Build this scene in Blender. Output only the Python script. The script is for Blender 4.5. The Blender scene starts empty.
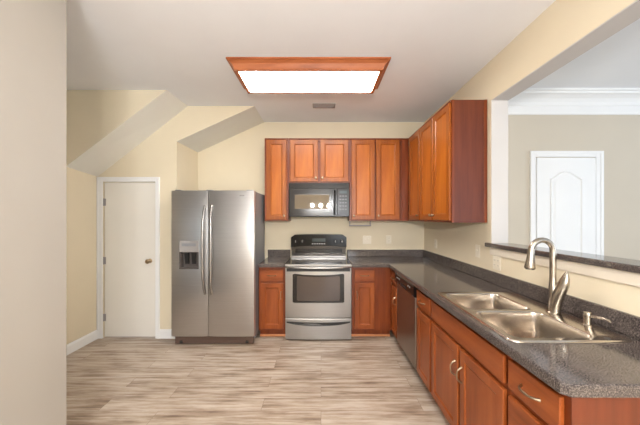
import bpy, bmesh, math, random
from mathutils import Vector, Matrix

random.seed(4)
sc = bpy.context.scene
PI = math.pi
H = 1.45            # eye height
CEIL = 2.79

# ------------------------------------------------------------------ camera
cd = bpy.data.cameras.new('camera')
cam = bpy.data.objects.new('camera', cd)
sc.collection.objects.link(cam)
cam.location = (0, 0, H)
cam.rotation_euler = (PI / 2, 0, 0)
cd.sensor_width = 36
cd.lens = 284 / 640 * 36
cd.shift_x = -1 / 640
cd.shift_y = 5 / 640
cd.clip_start = 0.05
sc.camera = cam

# ------------------------------------------------------------------ world, light, exposure
w = bpy.data.worlds.new('world')
sc.world = w
w.use_nodes = True
w.node_tree.nodes['Background'].inputs[0].default_value = (0.75, 0.86, 1, 1)
w.node_tree.nodes['Background'].inputs[1].default_value = 1.0
sc.view_settings.view_transform = 'Standard'
sc.view_settings.look = 'None'
sc.view_settings.gamma = 1
sc.view_settings.exposure = 0.55
sc.view_settings.use_curve_mapping = False


def area(name, loc, rot, sx, sy, power, col):
    l = bpy.data.lights.new(name, 'AREA')
    l.shape = 'RECTANGLE'
    l.size, l.size_y = sx, sy
    l.energy = power
    l.color = col
    o = bpy.data.objects.new(name, l)
    o.location = loc
    o.rotation_euler = rot
    sc.collection.objects.link(o)
    return o


# area lights added at unseen windows to fill the rooms with soft, even daylight
area('fill_breakfast', (0.86, -3.46, 1.4), (PI / 2 + 0.4, 0, 0), 1.0, 2.0, 40, (0.95, 0.975, 1.0))
area('fill_hall', (-2.1, -3.46, 1.5), (PI / 2 - 0.1, 0, 0), 0.9, 1.9, 19, (0.72, 0.86, 1.0))
area('daylight_living', (3.6, -3.46, 1.45), (PI / 2 + 0.6, 0, 0), 2.6, 2.0, 34, (0.78, 0.89, 1.0))
area('daylight_living_side', (5.46, 0.4, 1.5), (PI / 2 + 0.7, 0, PI / 2), 2.4, 1.7, 44, (0.78, 0.89, 1.0))


def bulb(name, loc, power, col, r):
    l = bpy.data.lights.new(name, 'POINT')
    l.energy = power
    l.color = col
    l.shadow_soft_size = r
    o = bpy.data.objects.new(name, l)
    o.location = loc
    sc.collection.objects.link(o)


# the bulbs of the hanging lamp over the breakfast table (mirrored in the microwave window)
for k in range(3):
    bulb('breakfast_lamp_bulb', (-0.25 + 0.24 * k, -1.0, 1.8), 60, (1.0, 0.985, 0.965), 0.04)
LAMP = 15

# ------------------------------------------------------------------ materials


def srgb(r, g, b):
    f = lambda c: (c / 255) / 12.92 if c / 255 <= 0.04045 else ((c / 255 + 0.055) / 1.055) ** 2.4
    return (f(r), f(g), f(b), 1)


def mat(name, col, rough=0.5, metal=0.0, spec=0.5):
    m = bpy.data.materials.new(name)
    m.use_nodes = True
    b = m.node_tree.nodes['Principled BSDF']
    b.inputs['Base Color'].default_value = col
    b.inputs['Roughness'].default_value = rough
    b.inputs['Metallic'].default_value = metal
    b.inputs['Specular IOR Level'].default_value = spec
    return m


def nodes(m):
    return m.node_tree.nodes, m.node_tree.links, m.node_tree.nodes['Principled BSDF']


def coords(m, scale):
    n, l, b = nodes(m)
    tc = n.new('ShaderNodeTexCoord')
    mp = n.new('ShaderNodeMapping')
    mp.inputs['Scale'].default_value = scale
    l.new(tc.outputs['Object'], mp.inputs['Vector'])
    return mp.outputs['Vector']


def noise(m, vec, scale, detail=4, rough=0.6):
    n, l, b = nodes(m)
    t = n.new('ShaderNodeTexNoise')
    t.inputs['Scale'].default_value = scale
    t.inputs['Detail'].default_value = detail
    t.inputs['Roughness'].default_value = rough
    l.new(vec, t.inputs['Vector'])
    return t.outputs['Fac']


def ramp(m, fac, stops):
    n, l, b = nodes(m)
    r = n.new('ShaderNodeValToRGB')
    e = r.color_ramp.elements
    while len(e) < len(stops):
        e.new(0.5)
    for k, (p, c) in enumerate(stops):
        e[k].position = p
        e[k].color = c
    l.new(fac, r.inputs['Fac'])
    return r.outputs['Color']


def bump(m, fac, strength, dist):
    n, l, b = nodes(m)
    bp = n.new('ShaderNodeBump')
    bp.inputs['Strength'].default_value = strength
    bp.inputs['Distance'].default_value = dist
    l.new(fac, bp.inputs['Height'])
    l.new(bp.outputs['Normal'], b.inputs['Normal'])


def paint(name, col, rough=0.75):
    m = mat(name, col, rough, spec=0.3)
    v = coords(m, (1, 1, 1))
    f = noise(m, v, 1.3, 3)
    n, l, b = nodes(m)
    d = tuple(c * 0.95 for c in col[:3]) + (1,)
    l.new(ramp(m, f, [(0.3, d), (0.7, col)]), b.inputs['Base Color'])
    bump(m, noise(m, v, 160, 2), 0.06, 0.002)
    return m


def wood(name, dark, mid, light, scale, rough=0.32):
    m = mat(name, mid, rough, spec=0.38)
    v = coords(m, scale)
    f = noise(m, v, 1.0, 6, 0.62)
    n, l, b = nodes(m)
    l.new(ramp(m, f, [(0.28, dark), (0.5, mid), (0.75, light)]), b.inputs['Base Color'])
    return m


CREAM = paint('cream_wall_paint', srgb(225, 213, 188))
SOFFIT = paint('soffit_paint', srgb(228, 226, 218), 0.8)
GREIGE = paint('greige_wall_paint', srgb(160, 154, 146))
LIVING = paint('beige_living_paint', srgb(204, 194, 178))
CEILM = paint('ceiling_paint', srgb(240, 242, 246), 0.85)
LINING = paint('off_white_jamb_paint', srgb(202, 198, 194), 0.6)
APRON = paint('cream_apron_paint', srgb(222, 212, 196), 0.5)
WHITE = paint('white_trim_paint', srgb(238, 238, 238), 0.4)
DOORW = paint('white_door_paint', srgb(232, 228, 220), 0.42)
DARKW, MIDW, LITW = srgb(110, 51, 20), srgb(138, 69, 29), srgb(156, 84, 40)
WOODV = wood('cherry_wood_upright_grain', DARKW, MIDW, LITW, (16, 16, 1.6))
WOODU = wood('cherry_wall_door_wood', srgb(112, 54, 14), srgb(148, 78, 22), srgb(168, 98, 36), (16, 16, 1.6))
WOODH = wood('cherry_wood_level_grain', DARKW, MIDW, LITW, (1.6, 16, 16))
WOODF = wood('cherry_frame_wood', srgb(94, 40, 17), srgb(118, 54, 23), srgb(136, 68, 30), (18, 18, 1.8))
WOODP = wood('cherry_panel_wood', srgb(140, 70, 14), srgb(168, 91, 24), srgb(186, 111, 38), (11, 11, 1.3))
WOODE = wood('cherry_end_panel_wood', srgb(86, 38, 21), srgb(100, 47, 27), srgb(111, 55, 33), (20, 20, 1.4), 0.38)
WOODT = wood('shoe_moulding_wood', srgb(180, 112, 70), srgb(200, 132, 88), srgb(208, 144, 100), (2, 14, 14), 0.45)
WOODL = wood('lamp_frame_wood', srgb(140, 74, 40), srgb(166, 94, 54), srgb(180, 108, 66), (2.2, 14, 14), 0.4)


def steel(name, col, rough, scale):
    m = mat(name, col, rough, 1.0)
    v = coords(m, scale)
    f = noise(m, v, 1.0, 3)
    n, l, b = nodes(m)
    d = tuple(c * 0.9 for c in col[:3]) + (1,)
    l.new(ramp(m, f, [(0.3, d), (0.7, col)]), b.inputs['Base Color'])
    return m


STEEL = steel('brushed_steel', srgb(166, 164, 162), 0.32, (3, 3, 220))
STEELD = steel('dishwasher_steel', srgb(156, 146, 138), 0.34, (3, 3, 260))  # darker, browner steel: the floor's reflection is put into the colour
STEELV = steel('brushed_steel_door', srgb(200, 199, 199), 0.36, (3, 3, 260))
SINKM = steel('sink_steel', srgb(212, 204, 194), 0.2, (90, 3, 3))
NICKEL = mat('brushed_nickel', srgb(178, 169, 157), 0.27, 1.0)
PULLM = mat('satin_pull_metal', srgb(158, 142, 120), 0.36, 1.0)
BRASS = mat('antique_brass', srgb(186, 164, 134), 0.3, 1.0)
GREYM = mat('grey_appliance_side', srgb(128, 130, 134), 0.45)
BLACK = mat('black_gloss_plastic', srgb(20, 19, 19), 0.16, spec=0.2)
BLACKM = mat('black_matte_plastic', srgb(30, 29, 29), 0.5)
CHAR = mat('charcoal_appliance_gloss', srgb(38, 36, 36), 0.16, spec=0.3)
DARKST = mat('dark_steel', srgb(74, 71, 68), 0.26, 1.0)
KEYS = mat('keypad_print', srgb(66, 64, 64), 0.3)
DGLASS = mat('dark_oven_glass', srgb(30, 28, 27), 0.06)
CERAM = mat('black_glass_cooktop', srgb(20, 20, 22), 0.07)
RING = mat('burner_ring_print', srgb(74, 72, 72), 0.2)
PLATE = mat('white_plate_plastic', srgb(231, 222, 204), 0.35)
SLOT = mat('slot_dark', srgb(70, 66, 62), 0.6)
KICKG = mat('brown_grille_plastic', srgb(92, 72, 62), 0.5)
GREYP = mat('grey_dispenser_plastic', srgb(152, 148, 146), 0.35)
CAVITY = mat('dispenser_cavity_plastic', srgb(92, 84, 80), 0.4)
VENTM = mat('grey_vent_paint', srgb(156, 152, 150), 0.5)
DISP = mat('dim_display', srgb(50, 62, 64), 0.15)
BTN = mat('grey_button_print', srgb(150, 148, 146), 0.4)
RUBBER = mat('black_rubber', srgb(28, 27, 27), 0.7)
# microwave window: fine mesh behind glass that mirrors the room
MWGLASS = mat('microwave_window_glass', srgb(112, 104, 94), 0.025, 0.5)
OVGLASS = mat('oven_window_glass', srgb(88, 80, 76), 0.1, 0.5)

EMIT = mat('lit_diffuser', (1, 1, 1, 1), 0.5)
n_, l_, b_ = nodes(EMIT)
b_.inputs['Emission Color'].default_value = (1, 0.955, 0.88, 1)
b_.inputs['Emission Strength'].default_value = LAMP

# speckled laminate counter
CTR = mat('speckled_grey_laminate', srgb(98, 90, 86), 0.11)
v = coords(CTR, (1, 1, 1))
n_, l_, b_ = nodes(CTR)
c1 = ramp(CTR, noise(CTR, v, 170, 4, 0.7), [(0.38, srgb(34, 30, 31)), (0.5, srgb(84, 76, 73)), (0.62, srgb(150, 138, 130))])
c2 = ramp(CTR, noise(CTR, v, 14, 3, 0.6), [(0.3, srgb(50, 45, 45)), (0.7, srgb(80, 72, 69))])
mx = n_.new('ShaderNodeMix')
mx.data_type = 'RGBA'
mx.inputs['Factor'].default_value = 0.5
l_.new(c1, mx.inputs[6])
l_.new(c2, mx.inputs[7])
l_.new(mx.outputs[2], b_.inputs['Base Color'])

CTRB = CTR.copy()
CTRB.name = 'polished_ledge_laminate'
CTRB.node_tree.nodes['Principled BSDF'].inputs['Roughness'].default_value = 0.05
CTRB.node_tree.nodes['Principled BSDF'].inputs['IOR'].default_value = 1.75

# plank floor, boards run across the room
FLOOR = mat('grey_oak_planks', srgb(180, 162, 144), 0.4)
n_, l_, b_ = nodes(FLOOR)
v = coords(FLOOR, (1, 1, 1))
br = n_.new('ShaderNodeTexBrick')
br.offset = 0.37
br.offset_frequency = 2
br.inputs['Scale'].default_value = 1
br.inputs['Brick Width'].default_value = 1.22
br.inputs['Row Height'].default_value = 0.152
br.inputs['Mortar Size'].default_value = 0.0012
br.inputs['Mortar Smooth'].default_value = 0.2
br.inputs['Color1'].default_value = (0.0, 0.0, 0.0, 1)
br.inputs['Color2'].default_value = (1, 1, 1, 1)
br.inputs['Mortar'].default_value = (0.2, 0.2, 0.2, 1)
l_.new(v, br.inputs['Vector'])
tc = n_.new('ShaderNodeTexCoord')
# shift the grain from board to board
ma = n_.new('ShaderNodeVectorMath')
ma.operation = 'MULTIPLY_ADD'
l_.new(br.outputs['Color'], ma.inputs[0])
ma.inputs[1].default_value = (7.3, 3.1, 0)
l_.new(tc.outputs['Object'], ma.inputs[2])
mp = n_.new('ShaderNodeMapping')
mp.inputs['Scale'].default_value = (2.0, 30, 1)
l_.new(ma.outputs[0], mp.inputs['Vector'])
g1 = noise(FLOOR, mp.outputs['Vector'], 1.0, 7, 0.68)
mp2 = n_.new('ShaderNodeMapping')
mp2.inputs['Scale'].default_value = (2.2, 9, 1)
l_.new(ma.outputs[0], mp2.inputs['Vector'])
g2 = noise(FLOOR, mp2.outputs['Vector'], 1.0, 4, 0.6)
gm = n_.new('ShaderNodeMath')
gm.operation = 'MULTIPLY_ADD'
l_.new(g2, gm.inputs[0])
gm.inputs[1].default_value = 0.6
l_.new(g1, gm.inputs[2])
gs = n_.new('ShaderNodeMath')
gs.operation = 'MULTIPLY_ADD'
l_.new(br.outputs['Color'], gs.inputs[0])
gs.inputs[1].default_value = 0.07
l_.new(gm.outputs[0], gs.inputs[2])
fcol = ramp(FLOOR, gs.outputs[0], [(0.58, srgb(106, 86, 70)), (0.72, srgb(146, 126, 108)), (0.84, srgb(176, 159, 142)), (0.98, srgb(196, 184, 171))])
fm = n_.new('ShaderNodeMix')
fm.data_type = 'RGBA'
l_.new(br.outputs['Fac'], fm.inputs['Factor'])
l_.new(fcol, fm.inputs[6])
fm.inputs[7].default_value = srgb(120, 100, 85)
l_.new(fm.outputs[2], b_.inputs['Base Color'])

# ------------------------------------------------------------------ mesh helpers


def box(bm, x0, x1, y0, y1, z0, z1, bev=0.0, seg=2):
    M = Matrix.Translation(((x0 + x1) / 2, (y0 + y1) / 2, (z0 + z1) / 2)) @ Matrix.Diagonal((abs(x1 - x0), abs(y1 - y0), abs(z1 - z0), 1))
    r = bmesh.ops.create_cube(bm, size=1, matrix=M)
    if bev:
        es = list({e for v in r['verts'] for e in v.link_edges})
        bmesh.ops.bevel(bm, geom=es, offset=bev, segments=seg, affect='EDGES', profile=0.5)


def loft(bm, loops, closed=True, cap0=True, cap1=True):
    L = [[bm.verts.new(p) for p in lp] for lp in loops]
    for a, b in zip(L, L[1:]):
        n = len(a)
        for k in range(n if closed else n - 1):
            bm.faces.new((a[k], a[(k + 1) % n], b[(k + 1) % n], b[k]))
    if cap0:
        bm.faces.new(L[0][::-1])
    if cap1:
        bm.faces.new(L[-1])
    return L


def tube(bm, pts, radii, seg=14, cap=True, squash=None):
    pts = [Vector(p) for p in pts]
    if not hasattr(radii, '__len__'):
        radii = [radii] * len(pts)
    loops = []
    t = (pts[1] - pts[0]).normalized()
    ref = Vector((0, 0, 1)) if abs(t.z) < 0.9 else Vector((1, 0, 0))
    nrm = t.cross(ref).normalized()
    for k, p in enumerate(pts):
        if k == 0:
            t = (pts[1] - pts[0]).normalized()
        elif k == len(pts) - 1:
            t = (pts[-1] - pts[-2]).normalized()
        else:
            t = ((pts[k + 1] - p).normalized() + (p - pts[k - 1]).normalized()).normalized()
        nrm = (nrm - t * nrm.dot(t)).normalized()
        bn = t.cross(nrm)
        r = radii[k]
        q = squash[k] if squash else 1
        loops.append([p + nrm * (r * math.cos(2 * PI * i / seg)) + bn * (r * q * math.sin(2 * PI * i / seg)) for i in range(seg)])
    loft(bm, loops, True, cap, cap)


def lathe(bm, prof, origin, axis='Z', seg=20):
    """prof = [(radius, height)...] turned about an axis through origin"""
    o = Vector(origin)
    loops = []
    for r, h in prof:
        lp = []
        for i in range(seg):
            c, s = r * math.cos(2 * PI * i / seg), r * math.sin(2 * PI * i / seg)
            if axis == 'Z':
                d = Vector((c, s, h))
            elif axis == 'Y':
                d = Vector((c, h, s))
            else:
                d = Vector((h, c, s))
            lp.append(o + d)
        loops.append(lp)
    loft(bm, loops)


def prism(bm, poly, axis, a0, a1):
    """polygon extruded along an axis: 'Y' takes (x, z) points, 'Z' takes (x, y), 'X' takes (y, z)"""
    def P(p, a):
        return {'Y': (p[0], a, p[1]), 'Z': (p[0], p[1], a), 'X': (a, p[0], p[1])}[axis]
    loft(bm, [[P(p, a0) for p in poly], [P(p, a1) for p in poly]])


def obj(name, bm, m, parent=None, loc=None, smooth=False, angle=35):
    bmesh.ops.recalc_face_normals(bm, faces=bm.faces)
    me = bpy.data.meshes.new(name)
    bm.to_mesh(me)
    bm.free()
    me.materials.append(m)
    o = bpy.data.objects.new(name, me)
    sc.collection.objects.link(o)
    if parent is not None:
        o.parent = parent
    if loc is not None:
        o.location = loc
    if smooth:
        for p in me.polygons:
            p.use_smooth = True
        me.set_sharp_from_angle(angle=math.radians(angle))
    return o


def B(*a, **k):
    bm = bmesh.new()
    box(bm, *a, **k)
    return bm


def tag(o, label, cat, group=None):
    o['label'] = label
    o['category'] = cat
    if group:
        o['group'] = group
    return o


def thing(name, label, cat, loc=(0, 0, 0), rz=0, group=None):
    o = bpy.data.objects.new(name, None)
    o.empty_display_size = 0.1
    sc.collection.objects.link(o)
    o.location = loc
    o.rotation_euler = (0, 0, rz)
    return tag(o, label, cat, group)


def struct(name, bm, m, parent=None, **k):
    o = obj(name, bm, m, parent, **k)
    o['kind'] = 'structure'
    return o


def rrect(x0, x1, y0, y1, r, seg=5):
    pts = []
    for cx, cy, a in ((x1 - r, y1 - r, 0), (x0 + r, y1 - r, 90), (x0 + r, y0 + r, 180), (x1 - r, y0 + r, 270)):
        for k in range(seg + 1):
            t = math.radians(a + 90 * k / seg)
            pts.append((cx + r * math.cos(t), cy + r * math.sin(t)))
    return pts


def offset(poly, d):
    """inset of a counter-clockwise polygon"""
    out = []
    n = len(poly)
    for k in range(n):
        p0, p1, p2 = Vector(poly[k - 1]), Vector(poly[k]), Vector(poly[(k + 1) % n])
        e1, e2 = (p1 - p0).normalized(), (p2 - p1).normalized()
        n1, n2 = Vector((-e1.y, e1.x)), Vector((-e2.y, e2.x))
        m = (n1 + n2)
        m = m / max(0.2, m.dot(m) / 2) if m.length > 1e-6 else n1
        out.append(tuple(p1 + m * d))
    return out


def slab(bm, outer, holes, z0, z1, rnd=0.006):
    """flat slab with holes and an eased top edge; outer counter-clockwise"""
    ins = offset(outer, rnd * 0.9)
    mid = offset(outer, rnd * 0.25)
    L = loft(bm, [[(x, y, z0) for x, y in outer], [(x, y, z1 - rnd) for x, y in outer], [(x, y, z1 - rnd * 0.3) for x, y in mid], [(x, y, z1) for x, y in ins]], True, False, False)
    rims_t, rims_b = [L[-1]], [L[0]]
    for h in holes:
        Hh = loft(bm, [[(x, y, z0) for x, y in h], [(x, y, z1) for x, y in h]], True, False, False)
        rims_t.append(Hh[1])
        rims_b.append(Hh[0])
    for rims in (rims_t, rims_b):
        es = []
        for r in rims:
            for k in range(len(r)):
                es.append(bm.edges.get((r[k], r[(k + 1) % len(r)])))
        bmesh.ops.triangle_fill(bm, edges=es, use_beauty=True)


# ------------------------------------------------------------------ the setting
struct('floor', B(-5.0, 6.5, -3.6, 4.2, -0.06, 0), FLOOR)
bm = bmesh.new()
box(bm, -2.9, 1.52, -3.6, 4.1, CEIL, CEIL + 0.12)
struct('ceiling', bm, CEILM)
struct('ceiling_living', B(1.593, 5.6, -3.6, 3.07, 2.74, 2.86), CEILM)

WL, WR, YB = -2.685, 1.449, 3.995
struct('wall_back', B(-1.735, 1.593, YB, YB + 0.12, 0, CEIL), CREAM)
bm = bmesh.new()
box(bm, WR, 1.593, 2.42, YB, 0, CEIL)
box(bm, WR, 1.593, -3.5, 2.42, 2.45, CEIL)
box(bm, WR, 1.593, 0.30, 2.42, 0, 1.2)
box(bm, WR, 1.593, -3.5, 0.30, 0, 2.45)
struct('wall_right', bm, CREAM)
# white lining of the pass-through
bm = bmesh.new()
box(bm, WR + 0.002, 1.591, 2.414, 2.42, 1.234, 2.45)
box(bm, WR + 0.002, 1.591, 0.306, 2.414, 2.444, 2.45)
box(bm, WR + 0.002, 1.591, 0.30, 0.306, 1.234, 2.444)
struct('trim_1', bm, LINING)
struct('trim_2', B(WR - 0.013, WR, 0.30, 2.42, 1.135, 1.2, bev=0.003), APRON)

struct('wall_left', B(WL - 0.12, WL, -3.5, 3.535, 0, CEIL), CREAM)
# closet wall, with the door opening, the alcove cheek behind it and the sloped soffit over the alcove
YC = 3.415
bm = bmesh.new()
prism(bm, [(WL, 0), (-2.62, 0), (-2.62, 1.88), (-1.984, 1.88), (-1.984, 0), (-1.735, 0), (-1.735, CEIL), (WL, CEIL)], 'Y', YC, YC + 0.12)
box(bm, -1.855, -1.735, YC + 0.12, YB + 0.12, 0, CEIL)
prism(bm, [(-1.735, 2.365), (-0.80, CEIL), (-1.735, CEIL)], 'Y', YC, YB)
bm.normal_update()


def paint_undersides(o):
    o.data.materials.append(SOFFIT)
    for p in o.data.polygons:
        if p.normal.z < -0.3 and p.center.z > 1.9 and abs(p.normal.x) > 0.2:
            p.material_index = 1


paint_undersides(struct('wall_closet', bm, CREAM))
# underside of the stairs that crosses the hall
bm = bmesh.new()
fr = [(WL, 2.985, 1.985), (-1.62, 2.985, CEIL), (WL, 2.985, CEIL)]
bk = [(WL, YC, 1.94), (-1.60, YC, CEIL), (WL, YC, CEIL)]
loft(bm, [fr, bk])
paint_undersides(struct('wall_stairs', bm, CREAM))
# partition close to the camera, between the breakfast room and the hall
struct('wall_partition', B(-1.52, -1.40, -3.5, 1.565, 0, CEIL, bev=0.004), GREIGE)
# window wall behind the camera
bm = bmesh.new()
box(bm, WL - 0.12, -2.6, -3.6, -3.5, 0, CEIL)
box(bm, -1.6, 0.32, -3.6, -3.5, 0, CEIL)
box(bm, 1.4, 1.593, -3.6, -3.5, 0, CEIL)
box(bm, 0.32, 1.4, -3.6, -3.5, 2.45, CEIL)
box(bm, 0.32, 1.4, -3.6, -3.5, 0, 0.35)
box(bm, -2.6, -1.6, -3.6, -3.5, 2.5, CEIL)
box(bm, -2.6, -1.6, -3.6, -3.5, 0, 0.5)
struct('wall_front', bm, CREAM)


def window_x(name, x0, x1, z0, z1, y, n):
    bm = bmesh.new()
    f = 0.06
    box(bm, x0, x1, y - 0.05, y + 0.02, z0, z0 + f)
    box(bm, x0, x1, y - 0.05, y + 0.02, z1 - f, z1)
    for k in range(n + 1):
        c = x0 + f / 2 + (x1 - x0 - f) * k / n
        box(bm, c - f / 2, c + f / 2, y - 0.05, y + 0.02, z0 + f, z1 - f)
    return struct(name, bm, WHITE)


window_x('window_1', 0.32, 1.4, 0.35, 2.45, -3.5, 1)
window_x('window_3', -2.6, -1.6, 0.5, 2.5, -3.5, 1)
window_x('window_2', 2.25, 4.95, 0.4, 2.5, -3.5, 3)
# living room past the pass-through
YF = 2.95
struct('wall_living_back', B(1.593, 5.6, YF, YF + 0.12, 0, 2.74), LIVING)
bm = bmesh.new()
box(bm, 1.593, 2.25, -3.6, -3.5, 0, 2.74)
box(bm, 4.95, 5.6, -3.6, -3.5, 0, 2.74)
box(bm, 2.25, 4.95, -3.6, -3.5, 2.5, 2.74)
box(bm, 2.25, 4.95, -3.6, -3.5, 0, 0.4)
struct('wall_living_front', bm, LIVING)
bm = bmesh.new()
box(bm, 5.5, 5.6, -3.5, -0.85, 0, 2.74)
box(bm, 5.5, 5.6, 1.65, YF, 0, 2.74)
box(bm, 5.5, 5.6, -0.85, 1.65, 2.4, 2.74)
box(bm, 5.5, 5.6, -0.85, 1.65, 0, 0.6)
struct('wall_living_right', bm, LIVING)
# crown moulding on the living room wall
bm = bmesh.new()
prof = [(YF, 2.515), (YF - 0.014, 2.515), (YF - 0.018, 2.53), (YF - 0.02, 2.60), (YF - 0.028, 2.61), (YF - 0.034, 2.635), (YF - 0.055, 2.665), (YF - 0.085, 2.69), (YF - 0.105, 2.70), (YF - 0.112, 2.715), (YF - 0.125, 2.72), (YF - 0.128, 2.74), (YF, 2.74)]
prism(bm, prof, 'X', 1.593, 5.5)
struct('trim_3', bm, WHITE)


# baseboards
def baseboard_y(name, x, y0, y1):
    bm = bmesh.new()
    prism(bm, [(x, 0), (x + 0.016, 0), (x + 0.016, 0.085), (x + 0.008, 0.105), (x, 0.108)], 'Y', y0, y1)
    struct(name, bm, WHITE)


baseboard_y('baseboard_left', WL, -3.5, YC - 0.016)
bm = bmesh.new()
prism(bm, [(YC, 0), (YC - 0.016, 0), (YC - 0.016, 0.085), (YC - 0.008, 0.105), (YC, 0.108)], 'X', -1.935, -1.737)
struct('baseboard_back', bm, WHITE)

# closet door
d1 = struct('door_1', B(-2.612, -1.992, YC + 0.012, YC + 0.05, 0.012, 1.872, bev=0.003), DOORW)
bm = bmesh.new()


def casing(bm, x0, x1, zt, y, wl, wr, wt):
    """two legs and a head with a stepped face, the opening being x0..x1, top zt; y = wall face"""
    for (a, b, c, d, t) in ((x0 - wl, x0, 0, zt + wt, 0.016), (x1, x1 + wr, 0, zt + wt, 0.016), (x0, x1, zt, zt + wt, 0.016)):
        box(bm, a, b, y - t, y, c, d, bev=0.003)
    for (a, b, c, d) in ((x0 - wl, x0 - wl * 0.6, 0, zt + wt), (x1 + wr * 0.6, x1 + wr, 0, zt + wt), (x0 - wl * 0.6, x1 + wr * 0.6, zt + wt * 0.6, zt + wt)):
        box(bm, a, b, y - 0.022, y - 0.0155, c, d, bev=0.002)


casing(bm, -2.62, -1.984, 1.88, YC, 0.063, 0.05, 0.055)
struct('casing', bm, WHITE, d1)
bm = bmesh.new()
kx, kz = -2.062, 0.927
lathe(bm, [(0.027, 0.0), (0.027, -0.006), (0.012, -0.012), (0.011, -0.03), (0.02, -0.036), (0.028, -0.048), (0.028, -0.058), (0.02, -0.068), (0.004, -0.071)], (kx, YC + 0.012, kz), 'Y')
struct('knob', bm, BRASS, d1, smooth=True)
for hz in (1.635, 0.93, 0.245):
    bm = bmesh.new()
    tube(bm, [(-2.616, YC + 0.005, hz - 0.045), (-2.616, YC + 0.005, hz + 0.045)], 0.007, 10)
    box(bm, -2.614, -2.594, YC + 0.0095, YC + 0.0125, hz - 0.042, hz + 0.042)
    struct('hinge', bm, VENTM, d1)

# living room door with arched panels
d2 = struct('door_2', B(2.228, 2.836, YF - 0.02, YF - 0.0005, 0.012, 2.068, bev=0.003), WHITE)
bm = bmesh.new()
casing(bm, 2.22, 2.844, 2.076, YF, 0.055, 0.075, 0.062)
struct('casing', bm, WHITE, d2)


def arch(x0, x1, z0, zs, zp, n=14):
    pts = [(x0, z0), (x1, z0)]
    for k in range(n + 1):
        t = k / n
        x = x1 + (x0 - x1) * t
        pts.append((x, zs + (zp - zs) * (0.5 - 0.5 * math.cos(2 * PI * t)) ** 0.65))
    return pts


def raised_panel(poly):
    bm = bmesh.new()
    lv = [(0.0, YF - 0.0195), (0.004, YF - 0.030), (0.014, YF - 0.030), (0.022, YF - 0.0215), (0.034, YF - 0.0215), (0.05, YF - 0.0275)]
    loops = [[(x, y, z) for x, z in offset(poly, d)] for d, y in lv]
    loft(bm, loops)
    struct('raised_panel', bm, WHITE, d2)


raised_panel(arch(2.365, 2.70, 1.02, 1.85, 1.935))
raised_panel(arch(2.365, 2.70, 0.2, 0.82, 0.821, 3))
bm = bmesh.new()
lathe(bm, [(0.027, 0.0), (0.027, -0.006), (0.011, -0.012), (0.011, -0.03), (0.028, -0.046), (0.028, -0.058), (0.004, -0.07)], (2.78, YF - 0.02, 0.93), 'Y')
struct('knob', bm, BRASS, d2, smooth=True)

# ------------------------------------------------------------------ cabinets


def panel_front(kind, parent, x0, x1, z0, z1, m_frame, m_panel, rail, y0=0.0, t=0.02):
    """a framed door or drawer front with its recessed panel; returns the front"""
    cx, cz = (x0 + x1) / 2, (z0 + z1) / 2
    hw, hh = (x1 - x0) / 2, (z1 - z0) / 2
    bm = bmesh.new()

    def R(i, y):
        return [(-hw + i, y, -hh + i), (hw - i, y, -hh + i), (hw - i, y, hh - i), (-hw + i, y, hh - i)]
    loops = [R(rail + 0.012, -0.001), R(0, -0.001), R(0, -t + 0.004), R(0.004, -t), R(rail, -t), R(rail + 0.004, -t + 0.003), R(rail + 0.011, -t + 0.008), R(rail + 0.012, -0.001)]
    loft(bm, loops, True, False, False)
    bmesh.ops.remove_doubles(bm, verts=bm.verts, dist=1e-6)
    o = obj(kind, bm, m_frame, parent, (cx, y0, cz))
    obj('panel', B(-hw + rail + 0.0115, hw - rail - 0.0115, -t + 0.0075, -0.002, -hh + rail + 0.0115, hh - rail - 0.0115), m_panel, o)
    return o, hw, hh


def slab_front(kind, parent, x0, x1, z0, z1, m, t=0.02):
    cx, cz = (x0 + x1) / 2, (z0 + z1) / 2
    hw, hh = (x1 - x0) / 2, (z1 - z0) / 2
    o = obj(kind, B(-hw, hw, -t, -0.001, -hh, hh, bev=0.004), m, parent, (cx, 0, cz))
    return o, hw, hh


def bar_pull(parent, x, z, length, vertical, t=0.02):
    bm = bmesh.new()
    pts, n = [], 12
    h = length / 2
    for k in range(n + 1):
        s = -1 + 2 * k / n
        out = 0.03 * (1 - abs(s) ** 3.5)
        pts.append((x, -t - out + 0.001, z + s * h) if vertical else (x + s * h, -t - out + 0.001, z))
    tube(bm, pts, [0.0065] + [0.0046] * (n - 1) + [0.007], 8)
    o = obj('pull', bm, PULLM, parent, smooth=True)
    return o


def round_knob(parent, x, z, t=0.02):
    bm = bmesh.new()
    lathe(bm, [(0.008, 0.001), (0.008, -0.003), (0.005, -0.006), (0.005, -0.012), (0.013, -0.017), (0.015, -0.022), (0.011, -0.027), (0.003, -0.029)], (x, -t, z), 'Y', 14)
    return obj('knob', bm, PULLM, parent, smooth=True)


GB = 'cherry base cabinets'


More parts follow.
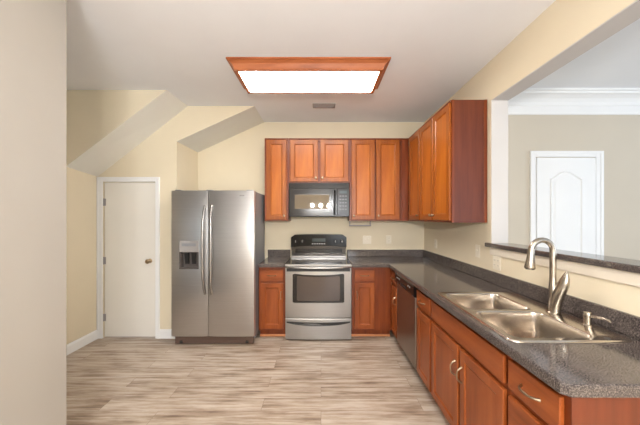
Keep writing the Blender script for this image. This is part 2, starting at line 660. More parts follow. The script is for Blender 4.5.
def base_cabinet(label, loc, rz, w, depth, fronts, hollow=False, end_panel=False, frame_right=0.0):
    """local: x across, y=0 face frame, +y to the wall"""
    r = thing('base_cabinet', label, 'cabinet', loc, rz, GB)
    h = w / 2
    bm = bmesh.new()
    if hollow:
        box(bm, -h, -h + 0.018, 0.018, depth, 0.1, 0.86)
        box(bm, h - 0.018, h, 0.018, depth, 0.1, 0.86)
        box(bm, -h + 0.018, h - 0.018, 0.018, depth, 0.1, 0.118)
        box(bm, -h + 0.018, h - 0.018, depth - 0.01, depth, 0.118, 0.86)
    else:
        box(bm, -h, h, 0.018, depth, 0.1, 0.86)
    obj('carcass', bm, WOODF, r)
    bm = bmesh.new()
    s = 0.03
    box(bm, -h, -h + s, 0, 0.018, 0.1, 0.86)
    box(bm, h - s - frame_right, h, 0, 0.018, 0.1, 0.86)
    box(bm, -h + s, h - s - frame_right, 0, 0.018, 0.82, 0.86)
    box(bm, -h + s, h - s - frame_right, 0, 0.018, 0.1, 0.14)
    zs = sorted({f[3] for f in fronts if f[0] != 'door'})
    for z in zs:
        box(bm, -h + s, h - s - frame_right, 0, 0.018, z - 0.035, z + 0.015)
    obj('face_frame', bm, WOODF, r)
    bm = bmesh.new()
    box(bm, -h, h, 0.075, 0.095, 0, 0.1)
    obj('toe_kick', bm, WOODF, r)
    obj('shoe_moulding', B(-h, h, 0.058, 0.075, 0, 0.026, bev=0.004), WOODT, r)
    for f in fronts:
        kind, x0, x1, z0, z1, pull = f
        if kind == 'door':
            o, hw, hh = panel_front('door', r, x0, x1, z0, z1, WOODV, WOODV, 0.052)
            if pull:
                px = (-hw + 0.027) if pull == 'left' else (hw - 0.027)
                bar_pull(o, px, hh - 0.145, 0.09, True)
        elif kind == 'drawer':
            o, hw, hh = slab_front('drawer', r, x0, x1, z0, z1, WOODH)
            bar_pull(o, 0, 0, min(0.1, hw), False)
        else:
            slab_front('false_front', r, x0, x1, z0, z1, WOODH)
    if end_panel:
        obj('end_panel', B(h, h + 0.006, 0.0, depth, 0.0, 0.86), WOODE, r)
    return r


DZ = (0.12, 0.668)
WZ = (0.695, 0.825)
FY = 3.402
base_cabinet('narrow cherry base cabinet between the refrigerator and the stove', (-0.585, FY, 0), 0, 0.32, 0.588,
             [('drawer', -0.135, 0.135, *WZ, 1), ('door', -0.135, 0.135, *DZ, 'right')])
base_cabinet('cherry base cabinet just right of the stove, meeting the inside corner', (0.606, FY, 0), 0, 0.474, 0.588,
             [('drawer', -0.205, 0.035, *WZ, 1), ('door', -0.205, 0.035, *DZ, 'left')], frame_right=0.17)
FX = 0.847


def run(label, ya, yb, fronts, **k):
    wd = ya - yb
    return base_cabinet(label, (FX, (ya + yb) / 2, 0), -PI / 2, wd, 0.598, fronts(wd / 2), **k)


run('narrowest cherry base cabinet, squeezed between the inside corner and the dishwasher', 3.38, 3.108,
    lambda h: [('drawer', -h + 0.04, h - 0.012, *WZ, 1), ('door', -h + 0.04, h - 0.012, *DZ, 'right')])
run('cherry base cabinet between the dishwasher and the sink cabinet, one drawer over one door', 2.472, 2.15,
    lambda h: [('drawer', -h + 0.014, h - 0.014, *WZ, 1), ('door', -h + 0.014, h - 0.014, *DZ, None)])
run('wide cherry sink cabinet with two doors under one long plain front', 2.149, 1.272,
    lambda h: [('false', -h + 0.018, h - 0.018, *WZ, 0), ('door', -h + 0.018, -0.014, *DZ, 'right'), ('door', 0.014, h - 0.018, *DZ, 'left')], hollow=True)
run('cherry drawer cabinet at the near end of the counter, stacked drawers with bar pulls', 1.271, 0.965,
    lambda h: [('drawer', -h + 0.014, h - 0.02, *WZ, 1), ('drawer', -h + 0.014, h - 0.02, 0.42, 0.665, 1), ('drawer', -h + 0.014, h - 0.02, 0.13, 0.39, 1)], end_panel=True)

GU = 'cherry wall cabinets'


def wall_cabinet(label, loc, rz, w, depth, z0, z1, doors, filler=0.0, end=False):
    r = thing('wall_cabinet', label, 'cabinet', loc, rz, GU)
    h = w / 2
    zt = z1 - z0
    obj('carcass', B(-h, h, 0.018, depth, 0, zt), WOODE if end else WOODF, r)
    bm = bmesh.new()
    s = 0.028
    box(bm, -h, -h + s, 0, 0.018, 0, zt)
    box(bm, h - s - filler, h, 0, 0.018, 0, zt)
    box(bm, -h + s, h - s - filler, 0, 0.018, zt - 0.04, zt)
    box(bm, -h + s, h - s - filler, 0, 0.018, 0, 0.035)
    obj('face_frame', bm, WOODF, r)
    for x0, x1, side in doors:
        o, hw, hh = panel_front('door', r, x0, x1, 0.018, zt - 0.022, WOODU, WOODP, 0.055)
        round_knob(o, (-hw + 0.028) if side == 'left' else (hw - 0.028), -hh + 0.05)
    # small moulding along the top
    bm = bmesh.new()
    box(bm, -h, h, -0.012, 0.0005, zt - 0.016, zt, bev=0.004)
    obj('top_moulding', bm, WOODF, r)
    if end:
        obj('scribe_strip', B(h, h + 0.006, depth - 0.028, depth, 0, zt, bev=0.002), WOODF, r)
        obj('edge_strip', B(h, h + 0.004, 0.0, 0.02, 0, zt), WOODF, r)
    return r


UZ0, UZ1 = 1.405, 2.476
UY = 3.682
UD = 0.31
wall_cabinet('tall single-door cherry wall cabinet beside the refrigerator, left of the microwave', (-0.5755, UY, UZ0), 0, 0.309, UD, UZ0, UZ1, [(-0.13, 0.13, 'right')])
wall_cabinet('short two-door cherry wall cabinet directly above the microwave', (-0.024, UY, 1.893), 0, 0.788, UD, 1.893, UZ1, [(-0.374, -0.016, 'right'), (0.016, 0.374, 'left')])
wall_cabinet('tall two-door cherry wall cabinet right of the microwave on the back wall', (0.755, UY, UZ0), 0, 0.766, UD, UZ0, UZ1, [(-0.36, -0.062, 'left'), (-0.042, 0.258, 'left')], filler=0.07)
UX = 1.14
wall_cabinet('single-door cherry wall cabinet on the side wall, tucked into the corner', (UX, (3.66 + 3.232) / 2, UZ0), -PI / 2, 3.66 - 3.232, UD - 0.004, UZ0, UZ1, [(-0.17, 0.2, 'right')])
wall_cabinet('two-door cherry wall cabinet on the side wall with reddish exposed end panel', (UX, (3.231 + 2.474) / 2, UZ0), -PI / 2, 3.231 - 2.474, UD - 0.004, UZ0, UZ1, [(-0.364, -0.006, 'right'), (0.006, 0.364, 'left')], end=True)

# grey strip under the cabinet right of the microwave
t = thing('under_cabinet_bar', 'slim grey bar hanging under the wall cabinet just right of the microwave', 'rail', (0.53, 3.85, 1.345))
bm = bmesh.new()
box(bm, -0.15, 0.15, -0.012, 0.012, -0.012, 0.004, bev=0.003)
obj('bar', bm, GREYP, t)
for s in (-1, 1):
    obj('bracket', B(s * 0.14 - 0.006, s * 0.14 + 0.006, -0.008, 0.008, 0.004, 0.06), GREYP, t)

# ------------------------------------------------------------------ countertops
CZ0, CZ1 = 0.86, 0.90
c = thing('countertop', 'long speckled grey-brown laminate countertop turning the corner and holding the sink', 'countertop', (0, 0, 0))
outer = [(0.366, 3.36), (0.79, 3.36), (0.80, 3.35), (0.80, 0.951), (0.822, 0.929), (1.447, 0.929), (1.447, 3.993), (0.366, 3.993)]
# counter-clockwise
SX0, SX1, SY0, SY1 = 0.836, 1.392, 1.245, 2.075
bm = bmesh.new()
slab(bm, outer, [rrect(SX0 + 0.016, SX1 - 0.016, SY0 + 0.016, SY1 - 0.016, 0.03)], CZ0 + 0.0005, CZ1, 0.01)
obj('worktop', bm, CTR, c)
bm = bmesh.new()
box(bm, 0.366, 1.425, 3.972, 3.993, CZ1, 1.0, bev=0.005)
box(bm, 1.425, 1.447, 0.932, 3.993, CZ1, 1.0, bev=0.005)
obj('backsplash', bm, CTR, c)
c = thing('countertop', 'short speckled grey countertop between the refrigerator and the stove', 'countertop', (0, 0, 0))
bm = bmesh.new()
slab(bm, [(-0.745, 3.36), (-0.428, 3.36), (-0.428, 3.993), (-0.745, 3.993)], [], CZ0 + 0.0005, CZ1, 0.01)
obj('worktop', bm, CTR, c)
obj('backsplash', B(-0.745, -0.428, 3.972, 3.993, CZ1, 1.0, bev=0.005), CTR, c)

bm = bmesh.new()
slab(bm, [(1.418, 0.302), (1.615, 0.302), (1.615, 2.40), (1.60, 2.405), (1.593, 2.412), (1.4485, 2.412), (1.4485, 2.46), (1.418, 2.46)], [], 1.2005, 1.234, 0.008)
tag(obj('bar_ledge', bm, CTRB), 'dark speckled ledge capping the half wall behind the sink', 'ledge')

# ------------------------------------------------------------------ sink, faucet, soap pump
s = thing('kitchen_sink', 'stainless double-bowl sink set into the long countertop', 'sink', (0, 0, 0))
BX0, BX1 = 0.872, 1.258
bowls = [(1.282, 1.648), (1.680, 2.040)]
bm = bmesh.new()
lp = rrect(SX0, SX1, SY0, SY1, 0.045, 6)
L = loft(bm, [[(x, y, z) for x, y in offset(lp, d)] for d, z in ((0.0, 0.9005), (0.002, 0.9055), (0.007, 0.908), (0.013, 0.9065))], True, False, False)
rims = [L[-1]]
for y0, y1 in bowls:
    q = rrect(BX0, BX1, y0, y1, 0.055, 7)
    Lb = loft(bm, [[(x, y, z) for x, y in offset(q, d)] for d, z in ((0, 0.9065), (0.003, 0.9055), (0.006, 0.902))], True, False, False)
    rims.append(Lb[0])
es = []
for r in rims:
    for k in range(len(r)):
        es.append(bm.edges.get((r[k], r[(k + 1) % len(r)])))
bmesh.ops.triangle_fill(bm, edges=es, use_beauty=True)
obj('rim', bm, SINKM, s, smooth=True, angle=50)
for y0, y1 in bowls:
    q = rrect(BX0, BX1, y0, y1, 0.055, 7)
    bm = bmesh.new()
    lv = [(0.0062, 0.9018), (0.010, 0.885), (0.016, 0.80), (0.020, 0.755), (0.028, 0.737), (0.042, 0.729), (0.09, 0.725), (0.14, 0.7235)]
    loops = [[(x, y, z) for x, y in offset(q, d)] for d, z in lv[:6]]
    cx, cy = (BX0 + BX1) / 2, (y0 + y1) / 2
    base = offset(q, 0.042)
    loops.append([(cx + (x - cx) * 0.6, cy + (y - cy) * 0.6, 0.726) for x, y in base])
    loops.append([(cx + (x - cx) * 0.2, cy + (y - cy) * 0.2, 0.7245) for x, y in base])
    loft(bm, loops, True, False, True)
    b = obj('bowl', bm, SINKM, s, smooth=True, angle=60)
    bm = bmesh.new()
    lathe(bm, [(0.048, 0.7265), (0.048, 0.7295), (0.042, 0.731), (0.036, 0.7285), (0.03, 0.7275), (0.004, 0.7275)], (cx, cy, 0), 'Z', 24)
    obj('drain', bm, NICKEL, b, smooth=True)
bm = bmesh.new()
lathe(bm, [(0.011, 0.9066), (0.011, 0.9085), (0.008, 0.9095), (0.002, 0.91)], (1.286, 1.275, 0), 'Z')
obj('hole_cover', bm, SLOT, s, smooth=True)

FXc, FYc, FZ = 1.329, 1.627, 0.9066
f = thing('faucet', 'tall brushed-nickel gooseneck faucet with a leaf-shaped lever behind the sink', 'faucet', (FXc, FYc, FZ))
bm = bmesh.new()
lathe(bm, [(0.034, 0.0), (0.034, 0.004), (0.031, 0.008), (0.0, 0.008)][:3] + [(0.005, 0.008)], (0, 0, 0), 'Z', 24)
obj('base_ring', bm, NICKEL, f, smooth=True)
bm = bmesh.new()
tube(bm, [(0.0, -0.012, 0.007), (0.0, -0.012, 0.05), (0.001, -0.007, 0.10), (0, -0.002, 0.14), (0, 0, 0.17), (0, 0, 0.20)], [0.029, 0.027, 0.025, 0.022, 0.0185, 0.0165], 20)
obj('body', bm, NICKEL, f, smooth=True)
bm = bmesh.new()
pts = [(0, 0, 0.19), (0, 0, 0.25), (0, 0, 0.30), (0, 0, 0.345)]
R_ = 0.062
for k in range(1, 13):
    a = PI * k / 12 * 0.97
    pts.append((-R_ + R_ * math.cos(a), 0, 0.352 + R_ * math.sin(a)))
tube(bm, pts, [0.0165] * 4 + [0.0155] * 12, 16)
obj('spout', bm, NICKEL, f, smooth=True)
e = Vector(pts[-1])
bm = bmesh.new()
tube(bm, [e + Vector((0, 0, 0.012)), e + Vector((-0.001, 0, -0.005)), e + Vector((-0.003, 0, -0.03)), e + Vector((-0.006, 0, -0.065)), e + Vector((-0.009, 0, -0.10)), e + Vector((-0.010, 0, -0.108))], [0.0155, 0.0165, 0.018, 0.0225, 0.0275, 0.025], 18)
hd = obj('spray_head', bm, NICKEL, f, smooth=True)
bm = bmesh.new()
tube(bm, [e + Vector((-0.010, 0, -0.107)), e + Vector((-0.0102, 0, -0.111))], 0.021, 18)
obj('nozzle_face', bm, RUBBER, hd)
bm = bmesh.new()
tube(bm, [(0.0, -0.014, 0.03), (0.003, -0.02, 0.07), (0.007, -0.03, 0.11), (0.012, -0.042, 0.145), (0.016, -0.052, 0.175), (0.02, -0.058, 0.205), (0.023, -0.062, 0.232), (0.024, -0.064, 0.247)], [0.028, 0.028, 0.029, 0.029, 0.029, 0.024, 0.013, 0.003], 16, squash=[1, 1, 1, 0.95, 0.85, 0.75, 0.7, 0.7])
obj('lever', bm, NICKEL, f, smooth=True)

f = thing('soap_dispenser', 'short nickel soap pump with a slim sideways nozzle, beside the faucet', 'soap dispenser', (1.342, 1.43, FZ))
bm = bmesh.new()
lathe(bm, [(0.023, 0.0), (0.023, 0.004), (0.017, 0.009), (0.016, 0.034), (0.018, 0.038), (0.018, 0.062), (0.016, 0.067), (0.003, 0.069)], (0, 0, 0))
obj('body', bm, NICKEL, f, smooth=True)
bm = bmesh.new()
tube(bm, [(0.0, -0.012, 0.05), (0.002, -0.045, 0.058), (0.004, -0.08, 0.062), (0.006, -0.102, 0.060), (0.0065, -0.108, 0.053)], [0.0075, 0.0065, 0.0058, 0.0052, 0.005], 12)
obj('nozzle', bm, NICKEL, f, smooth=True)

# ------------------------------------------------------------------ dishwasher (local: y=0 front of door, x across)
dw = thing('dishwasher', 'dishwasher with steel door and black control strip under the long counter', 'dishwasher', (0.826, (3.104 + 2.476) / 2, 0), -PI / 2)
hw = 0.31
obj('tub', B(-hw, hw, 0.03, 0.61, 0.1, 0.858), GREYM, dw)
obj('door', B(-hw + 0.003, hw - 0.003, 0.0, 0.03, 0.115, 0.745, bev=0.006), STEELD, dw)
bm = bmesh.new()
prism(bm, [(-0.012, 0.752), (-0.018, 0.765), (-0.016, 0.84), (-0.004, 0.856), (0.03, 0.856), (0.03, 0.749), (-0.004, 0.749)], 'X', -hw + 0.003, hw - 0.003)
cp = obj('control_panel', bm, BLACK, dw)
bm = bmesh.new()
box(bm, -0.09, 0.09, -0.024, -0.016, 0.762, 0.786, bev=0.003)
obj('handle', bm, BLACKM, cp)
for k in range(6):
    x = -0.24 + 0.032 * k if k < 4 else 0.14 + 0.05 * (k - 4)
    obj('button', B(x, x + 0.02, -0.0205, -0.016, 0.808, 0.82, bev=0.001), BTN, cp)
bm = bmesh.new()
box(bm, -hw, hw, 0.075, 0.09, 0.0, 0.1)
for k in range(3):
    box(bm, -hw + 0.04, hw - 0.04, 0.07, 0.0755, 0.03 + 0.018 * k, 0.038 + 0.018 * k)
obj('kick_plate', bm, BLACKM, dw)

# ------------------------------------------------------------------ refrigerator
r = thing('refrigerator', 'stainless side-by-side refrigerator with ice dispenser, standing in the alcove', 'refrigerator', (0, 0, 0))
RX0, RX1, RXM, RY = -1.69, -0.755, -1.273, 3.20
obj('cabinet_body', B(RX0 + 0.006, RX1 - 0.006, RY + 0.085, 3.84, 0.055, 1.752, bev=0.006), GREYM, r)


def fridge_door(x0, x1, hole=None):
    """door with a softly bowed front; hole = (x0, x1, z0, z1) keeps the dispenser recess open"""
    bm = bmesh.new()
    z0, z1 = 0.105, 1.755
    n = 12

    def prof(x):
        t = (x - x0) / (x1 - x0) * 2 - 1
        return RY + 0.009 * abs(t) ** 3.2
    xs = [x0 + (x1 - x0) * (0.5 - 0.5 * math.cos(PI * k / n)) for k in range(n + 1)]
    if hole:
        xs = sorted([x for x in xs if not any(abs(x - h) < 0.012 for h in hole[:2])] + list(hole[:2]))
    zs = [z0, z0 + 0.012, 1.743, z1]
    dz = [0.006, 0, 0, 0.006]
    if hole:
        zs = [z0, z0 + 0.012, hole[2], hole[3], 1.743, z1]
        dz = [0.006, 0, 0, 0, 0, 0.006]
    F = [[bm.verts.new((x, prof(x) + d, z)) for x in xs] for z, d in zip(zs, dz)]
    Bk = [[bm.verts.new((x, RY + 0.08, z)) for x in xs] for z in zs]
    for j in range(len(zs) - 1):
        for i in range(len(xs) - 1):
            if hole and zs[j] == hole[2] and hole[0] - 1e-6 <= xs[i] and xs[i + 1] <= hole[1] + 1e-6:
                continue
            bm.faces.new((F[j][i], F[j][i + 1], F[j + 1][i + 1], F[j + 1][i]))
    for j in range(len(zs) - 1):
        for i in (0, len(xs) - 1):
            bm.faces.new((F[j][i], F[j + 1][i], Bk[j + 1][i], Bk[j][i]))
        for i in range(len(xs) - 1):
            bm.faces.new((Bk[j][i], Bk[j + 1][i], Bk[j + 1][i + 1], Bk[j][i + 1]))
    for j in (0, len(zs) - 1):
        for i in range(len(xs) - 1):
            bm.faces.new((F[j][i], Bk[j][i], Bk[j][i + 1], F[j][i + 1]))
    return bm


HOLE = (-1.598, -1.378, 0.868, 1.188)
fd = obj('freezer_door', fridge_door(RX0, RXM - 0.003, HOLE), STEELV, r, smooth=True, angle=30)
rd = obj('refrigerator_door', fridge_door(RXM + 0.003, RX1), STEELV, r, smooth=True, angle=30)
bm = bmesh.new()
xa, xb, za, zb = HOLE
box(bm, xa, xb, RY - 0.002, RY + 0.02, 1.06, zb, bev=0.003)       # control face
dp = obj('dispenser', bm, GREYP, fd)
obj('drip_tray', B(xa, xb, RY - 0.002, RY + 0.075, za, za + 0.014), CAVITY, dp)
bm = bmesh.new()
box(bm, xa, xa + 0.012, RY + 0.001, RY + 0.078, za + 0.014, 1.06)
box(bm, xb - 0.012, xb, RY + 0.001, RY + 0.078, za + 0.014, 1.06)
box(bm, xa + 0.012, xb - 0.012, RY + 0.07, RY + 0.078, za + 0.014, 1.06)
box(bm, xa + 0.012, xb - 0.012, RY + 0.02, RY + 0.07, 1.052, 1.06)
obj('recess', bm, CAVITY, dp)
for cx in (-1.53, -1.45):
    bm = bmesh.new()
    prism(bm, [(RY + 0.052, 0.92), (RY + 0.044, 0.92), (RY + 0.022, 1.05), (RY + 0.05, 1.05)], 'X', cx - 0.022, cx + 0.022)
    obj('paddle', bm, BLACKM, dp)
obj('display', B(xa + 0.03, xb - 0.03, RY - 0.004, RY - 0.001, 1.125, 1.16), GREYM, dp)


def fridge_handle(x, parent, lean):
    bm = bmesh.new()
    pts = []
    n = 16
    for k in range(n + 1):
        s = -1 + 2 * k / n
        z = 1.085 + s * 0.5
        out = 0.052 * (1 - abs(s) ** 4) ** 0.8 if abs(s) < 1 else 0
        pts.append((x + lean * (1 - s * s) * 0.012, RY + 0.008 - out, z))
    tube(bm, pts, [0.0155] * (n + 1), 12)
    obj('handle', bm, STEEL, parent, smooth=True)


fridge_handle(RXM - 0.036, fd, -1)
fridge_handle(RXM + 0.036, rd, 1)
obj('badge', B(-0.945, -0.865, RY + 0.0005, RY + 0.006, 1.69, 1.705), BTN, rd)
bm = bmesh.new()
box(bm, RX0 + 0.02, RX1 - 0.02, RY + 0.05, RY + 0.085, 0.004, 0.098, bev=0.004)
for k in range(3):
    box(bm, RX0 + 0.05, RX1 - 0.05, RY + 0.045, RY + 0.0505, 0.035 + 0.018 * k, 0.043 + 0.018 * k)
obj('base_grille', bm, KICKG, r)
for x in (RX0 + 0.09, RX1 - 0.09):
    bm = bmesh.new()
    lathe(bm, [(0.025, -0.018), (0.028, -0.012), (0.028, 0.012), (0.025, 0.018)], (x, RY + 0.07, 0.028), 'X', 18)
    obj('roller', bm, BLACKM, r, smooth=True)
    bm = bmesh.new()
    lathe(bm, [(0.025, -0.018), (0.028, -0.012), (0.028, 0.012), (0.025, 0.018)], (x, 3.75, 0.028), 'X', 18)
    obj('roller', bm, BLACKM, r, smooth=True)
for x in (RX0 + 0.06, RXM, RX1 - 0.06):
    obj('hinge_cover', B(x - 0.035, x + 0.035, RY + 0.03, RY + 0.16, 1.7555, 1.765, bev=0.005), GREYM, r)

# ------------------------------------------------------------------ stove
g = thing('stove', 'stainless electric range with black glass top between two base cabinets', 'stove', (0, 0, 0))
GX0, GX1, GY = -0.422, 0.36, 3.334
obj('body', B(GX0 + 0.004, GX1 - 0.004, GY + 0.045, 3.985, 0.018, 0.885), GREYM, g)
bm = bmesh.new()
box(bm, GX0, GX1, GY + 0.004, 3.93, 0.886, 0.900, bev=0.004)
tp = obj('cooktop', bm, CERAM, g)
obj('front_trim', B(GX0, GX1, GY - 0.004, GY + 0.012, 0.872, 0.9, bev=0.004), STEEL, tp)
for bx, by, br_ in ((-0.21, 3.50, 0.105), (0.15, 3.50, 0.085), (-0.21, 3.77, 0.078), (0.15, 3.77, 0.1)):
    bm = bmesh.new()
    for ra, rb in ((br_, br_ - 0.006), (br_ * 0.6, br_ * 0.6 - 0.004)):
        lps = [[(bx + q * math.cos(2 * PI * k / 36), by + q * math.sin(2 * PI * k / 36), z) for k in range(36)] for q, z in ((ra, 0.9), (ra, 0.9006), (rb, 0.9006), (rb, 0.9))]
        loft(bm, lps, True, False, False)
    obj('burner', bm, RING, tp)


def bowed(x0, x1, z0, z1, y, bow, t, n=14):
    bm = bmesh.new()
    fr, bk = [], []
    loops = []
    for z, d in ((z0, 0.006), (z0 + 0.006, 0), (z1 - 0.006, 0), (z1, 0.006)):
        lp = []
        for k in range(n + 1):
            s = -1 + 2 * k / n
            lp.append((x0 + (x1 - x0) * k / n, y - bow * (1 - s * s) + d, z))
        lp += [(x1, y + t, z), (x0, y + t, z)]
        loops.append(lp)
    loft(bm, loops)
    return bm


od = obj('oven_door', bowed(GX0 + 0.004, GX1 - 0.004, 0.272, 0.868, GY, 0.012, 0.044), STEEL, g, smooth=True, angle=30)
# dark window surround with arched top and its glass
wx0, wx1, wz0, wz1 = -0.332, 0.272, 0.452, 0.792


def window_shape(x0, x1, z0, z1, arch_h, r=0.012, n=12):
    pts = [(x0 + r, z0), (x1 - r, z0), (x1, z0 + r), (x1, z1 - r)]
    for k in range(n + 1):
        s = 1 - 2 * k / n
        pts.append(((x0 + x1) / 2 + s * ((x1 - x0) / 2 - r), z1 - arch_h * (1 - s * s)))
    pts += [(x0, z1 - r), (x0, z0 + r)]
    return pts


def on_bow(x):
    s = (x - (GX0 + GX1) / 2) / ((GX1 - GX0 - 0.008) / 2)
    return GY - 0.012 * (1 - s * s)


def bow_plate(poly, y_out, t):
    """a plate that follows the bow of the oven door, cut in upright strips"""
    bm = bmesh.new()
    prism(bm, poly, 'Y', -t, 0)
    xs = [wx0 + (wx1 - wx0) * k / 10 for k in range(1, 10)]
    for x in xs:
        bmesh.ops.bisect_plane(bm, geom=bm.verts[:] + bm.edges[:] + bm.faces[:], plane_co=(x, 0, 0), plane_no=(1, 0, 0))
    for v in bm.verts:
        v.co.y += on_bow(v.co.x) - y_out
    return bm


ws = obj('window_surround', bow_plate(window_shape(wx0, wx1, wz0, wz1, 0.016), 0.0, 0.004), DGLASS, od)
obj('glass', bow_plate(window_shape(wx0 + 0.05, wx1 - 0.05, wz0 + 0.024, wz1 - 0.026, 0.012), 0.0035, 0.003), OVGLASS, ws)


def bow_bar(x0, x1, z, y, out, sag, rad, n=18):
    bm = bmesh.new()
    pts, rr, sq = [], [], []
    for k in range(n + 1):
        s = -1 + 2 * k / n
        o_ = out * (1 - abs(s) ** 6)
        pts.append((x0 + (x1 - x0) * k / n, y - 0.008 * (1 - s * s) - o_, z - sag * (1 - s * s)))
        rr.append(rad)
    tube(bm, pts, rr, 12)
    return bm


obj('handle', bow_bar(GX0 + 0.012, GX1 - 0.012, 0.872, GY, 0.045, 0.008, 0.0115), STEEL, od, smooth=True)
obj('handle_shadow', B(GX0 + 0.02, GX1 - 0.02, GY - 0.0125, GY + 0.004, 0.818, 0.856), BLACKM, od)  # black strip on the door, painted-in shadow beneath the handle
dr = obj('storage_drawer', bowed(GX0 + 0.004, GX1 - 0.004, 0.018, 0.264, GY, 0.012, 0.044), STEEL, g, smooth=True, angle=30)
# curved dark grip along the drawer
bm = bmesh.new()
n = 20
up, lo = [], []
for k in range(n + 1):
    s = -1 + 2 * k / n
    x = -0.031 + s * 0.372
    up.append((x, 0.230 - 0.010 * (1 - s * s)))
    lo.append((x, 0.216 - 0.036 * (1 - abs(s) ** 2.4)))
poly = lo + up[::-1]
prism(bm, poly, 'Y', -0.006, 0.0)
for v in bm.verts:
    v.co.y += on_bow(v.co.x)
obj('grip', bm, BLACKM, dr)
# back panel with knobs
bg = bmesh.new()
pp = [(3.985, 0.90), (3.915, 0.90), (3.905, 0.93), (3.90, 1.06), (3.985, 1.06)]
prism(bg, pp, 'X', GX0 + 0.015, GX1 - 0.015)
bgo = obj('backguard', bg, DARKST, g)
obj('rear_trim', B(GX0 + 0.012, GX1 - 0.012, 3.885, 3.93, 0.9, 0.926, bev=0.004), STEEL, bgo)
bm = bmesh.new()
n = 16
loops = []
for (y, dz_) in ((3.985, 0), (3.895, 0), (3.875, 0.004), (3.872, 0.012)):
    pass
x0, x1 = GX0 + 0.012, GX1 - 0.012
topc, botc = [], []
for k in range(n + 1):
    s = -1 + 2 * k / n
    topc.append((x0 + (x1 - x0) * k / n, 1.208 + 0.012 * (1 - s ** 4) - 0.03 * max(0, abs(s) - 0.94) / 0.06))
    botc.append((x0 + (x1 - x0) * k / n, 1.045 + 0.02 * (1 - s * s)))
prism(bm, botc + topc[::-1], 'Y', 3.872, 3.985)
cp = obj('control_panel', bm, BLACK, bgo)
for kx in (-0.345, -0.255, 0.195, 0.285):
    bm = bmesh.new()
    lathe(bm, [(0.026, 0.0), (0.026, -0.004), (0.022, -0.007), (0.020, -0.024), (0.017, -0.028), (0.003, -0.028)], (kx, 3.872, 1.125), 'Y')
    kn = obj('knob', bm, CHAR, cp, smooth=True)
    obj('pointer', B(kx - 0.003, kx + 0.003, 3.8425, 3.845, 1.112, 1.142), BTN, kn)
obj('display', B(-0.12, 0.06, 3.869, 3.8725, 1.12, 1.165), DISP, cp)
for k in range(6):
    obj('button', B(-0.125 + 0.032 * k, -0.103 + 0.032 * k, 3.869, 3.8725, 1.085, 1.10), BTN, cp)
obj('vent_panel', B(GX0 + 0.07, GX1 - 0.07, 3.893, 3.903, 0.965, 1.02, bev=0.002), CHAR, bgo)
for x in (GX0 + 0.05, GX1 - 0.05):
    for y in (GY + 0.08, 3.93):
        bm = bmesh.new()
        lathe(bm, [(0.018, 0), (0.018, 0.01), (0.01, 0.012), (0.01, 0.02)], (x, y, 0), 'Z', 12)
        obj('foot', bm, BLACKM, g)

# ------------------------------------------------------------------ microwave
m = thing('microwave', 'dark over-the-range microwave mounted under the short cabinet above the stove', 'microwave', (0, 0, 0))
MX0, MX1, MY, MZ0, MZ1 = -0.408, 0.358, 3.60, 1.46, 1.88
obj('body', B(MX0, MX1, MY + 0.03, 3.985, MZ0 + 0.006, MZ1 + 0.01), CHAR, m)
bm = bmesh.new()
box(bm, MX0, MX1, MY + 0.004, MY + 0.03, MZ1 - 0.062, MZ1 + 0.008, bev=0.003)
for k in range(4):
    box(bm, MX0 + 0.02, MX1 - 0.02, MY + 0.0, MY + 0.0045, MZ1 - 0.052 + 0.014 * k, MZ1 - 0.046 + 0.014 * k)
obj('vent_grille', bm, CHAR, m)
XD = 0.205
md = obj('door', B(MX0, XD, MY, MY + 0.03, MZ0 + 0.004, MZ1 - 0.065, bev=0.005), CHAR, m)
wf = bmesh.new()
box(wf, MX0 + 0.075, 0.105, MY - 0.0015, MY + 0.001, MZ0 + 0.10, MZ0 + 0.278, bev=0.001)
obj('window', wf, MWGLASS, md)
bm = bmesh.new()
pts = []
for k in range(13):
    s = -1 + 2 * k / 12
    pts.append((0.172, MY - 0.038 * (1 - s ** 6) + 0.002, 1.64 + s * 0.15))
tube(bm, pts, 0.0125, 12)
obj('handle', bm, BLACK, md, smooth=True)
cpn = obj('control_panel', B(XD + 0.003, MX1, MY + 0.001, MY + 0.03, MZ0 + 0.004, MZ1 - 0.065, bev=0.004), CHAR, m)
obj('display', B(XD + 0.03, MX1 - 0.03, MY - 0.001, MY + 0.0015, 1.755, 1.79), DISP, cpn)
for j in range(5):
    for i in range(3):
        x = XD + 0.03 + 0.034 * i
        z = 1.715 - 0.042 * j
        obj('button', B(x, x + 0.024, MY - 0.0008, MY + 0.0015, z, z + 0.014), KEYS, cpn)
bm = bmesh.new()
box(bm, MX0 + 0.01, MX1 - 0.01, MY + 0.035, 3.97, MZ0 - 0.002, MZ0 + 0.0065)
obj('underside', bm, BLACKM, m)

# ------------------------------------------------------------------ wall plates
GP = 'white wall plates'


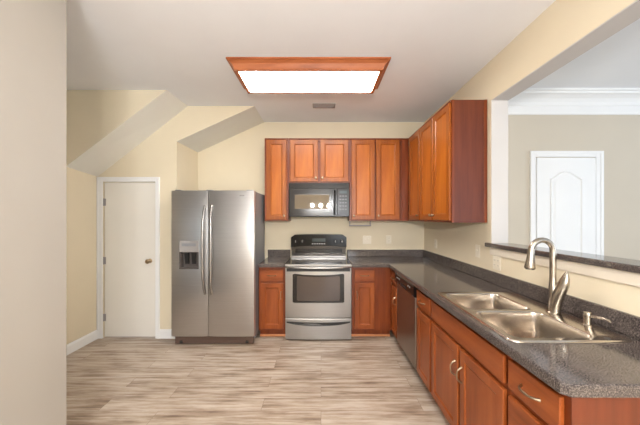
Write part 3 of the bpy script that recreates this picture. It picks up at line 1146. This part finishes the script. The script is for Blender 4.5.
def wall_plate(label, cx, y, z, side, w=0.072, h=0.115, kind='outlet', gang=1):
    if side == 'back':
        t = thing('wall_plate', label, 'outlet' if kind == 'outlet' else 'switch', (cx, YB, z), 0, GP)
    else:
        t = thing('wall_plate', label, 'outlet' if kind == 'outlet' else 'switch', (WR, y, z), -PI / 2, GP)
    obj('plate', B(-w / 2, w / 2, -0.006, 0.0, -h / 2, h / 2, bev=0.002), PLATE, t)
    for gI in range(gang):
        ox = (gI - (gang - 1) / 2) * 0.046
        if kind == 'outlet':
            for s in (-1, 1):
                bm = bmesh.new()
                box(bm, ox - 0.016, ox + 0.016, -0.008, -0.0055, s * 0.02 - 0.013, s * 0.02 + 0.013, bev=0.001)
                so = obj('socket', bm, PLATE, t)
                bm = bmesh.new()
                box(bm, ox - 0.008, ox - 0.006, -0.0085, -0.0078, s * 0.02 - 0.002, s * 0.02 + 0.007)
                box(bm, ox + 0.005, ox + 0.007, -0.0085, -0.0078, s * 0.02 - 0.002, s * 0.02 + 0.007)
                obj('slot', bm, SLOT, so)
        else:
            obj('toggle', B(ox - 0.005, ox + 0.005, -0.016, -0.0055, -0.002, 0.018, bev=0.001), PLATE, t)
    return t


wall_plate('wide white switch plate on the back wall just right of the stove', 0.645, 0, 1.135, 'back', w=0.118, kind='switch', gang=2)
wall_plate('small white outlet on the back wall, nearer the corner than the wide plate', 0.952, 0, 1.14, 'back')
wall_plate('small white outlet on the side wall under the corner cabinet', 0, 3.58, 1.12, 'right')
wall_plate('narrow white switch plate on the side wall, next to the ledge end', 0, 2.62, 1.14, 'right', kind='switch')
wall_plate('bright white outlet on the half wall just under the dark ledge', 0, 2.335, 1.075, 'right', w=0.105, kind='outlet', gang=2)

# ------------------------------------------------------------------ ceiling light and vent
t = thing('ceiling_light', 'rectangular fluorescent ceiling light in a stained wood frame', 'ceiling light', (-0.105, 2.655, CEIL))


def R3(hx, hy, z):
    return [(-hx, -hy, z), (hx, -hy, z), (hx, hy, z), (-hx, hy, z)]


bm = bmesh.new()
loops = [R3(0.69, 0.285, 0), R3(0.69, 0.285, -0.012), R3(0.676, 0.271, -0.016), R3(0.655, 0.250, -0.034), R3(0.642, 0.237, -0.058), R3(0.638, 0.233, -0.066), R3(0.636, 0.231, -0.082), R3(0.610, 0.205, -0.082), R3(0.610, 0.205, -0.02)]
loft(bm, loops, True, False, False)
obj('wood_frame', bm, WOODL, t)
bm = bmesh.new()
q = rrect(-0.609, 0.609, -0.204, 0.204, 0.03)
loft(bm, [[(x, y, z) for x, y in offset(q, d)] for d, z in ((0, -0.03), (0, -0.078), (0.01, -0.086), (0.03, -0.09))])
obj('diffuser', bm, EMIT, t)

t = thing('ceiling_vent', 'small grey louvred air vent in the ceiling beyond the light', 'vent', (0.035, 3.40, CEIL))
bm = bmesh.new()
lp = [R3(0.135, 0.065, 0), R3(0.135, 0.065, -0.006), R3(0.128, 0.058, -0.009), R3(0.112, 0.042, -0.009), R3(0.112, 0.042, -0.001)]
loft(bm, lp, True, False, False)
obj('frame', bm, VENTM, t)
obj('backing', B(-0.112, 0.112, -0.042, 0.042, -0.0015, 0), SLOT, t)
for k in range(6):
    y = -0.035 + 0.014 * k
    bm = bmesh.new()
    prism(bm, [(y, -0.002), (y + 0.008, -0.009), (y + 0.0095, -0.008), (y + 0.0015, -0.001)], 'X', -0.112, 0.112)
    obj('slat', bm, VENTM, t)
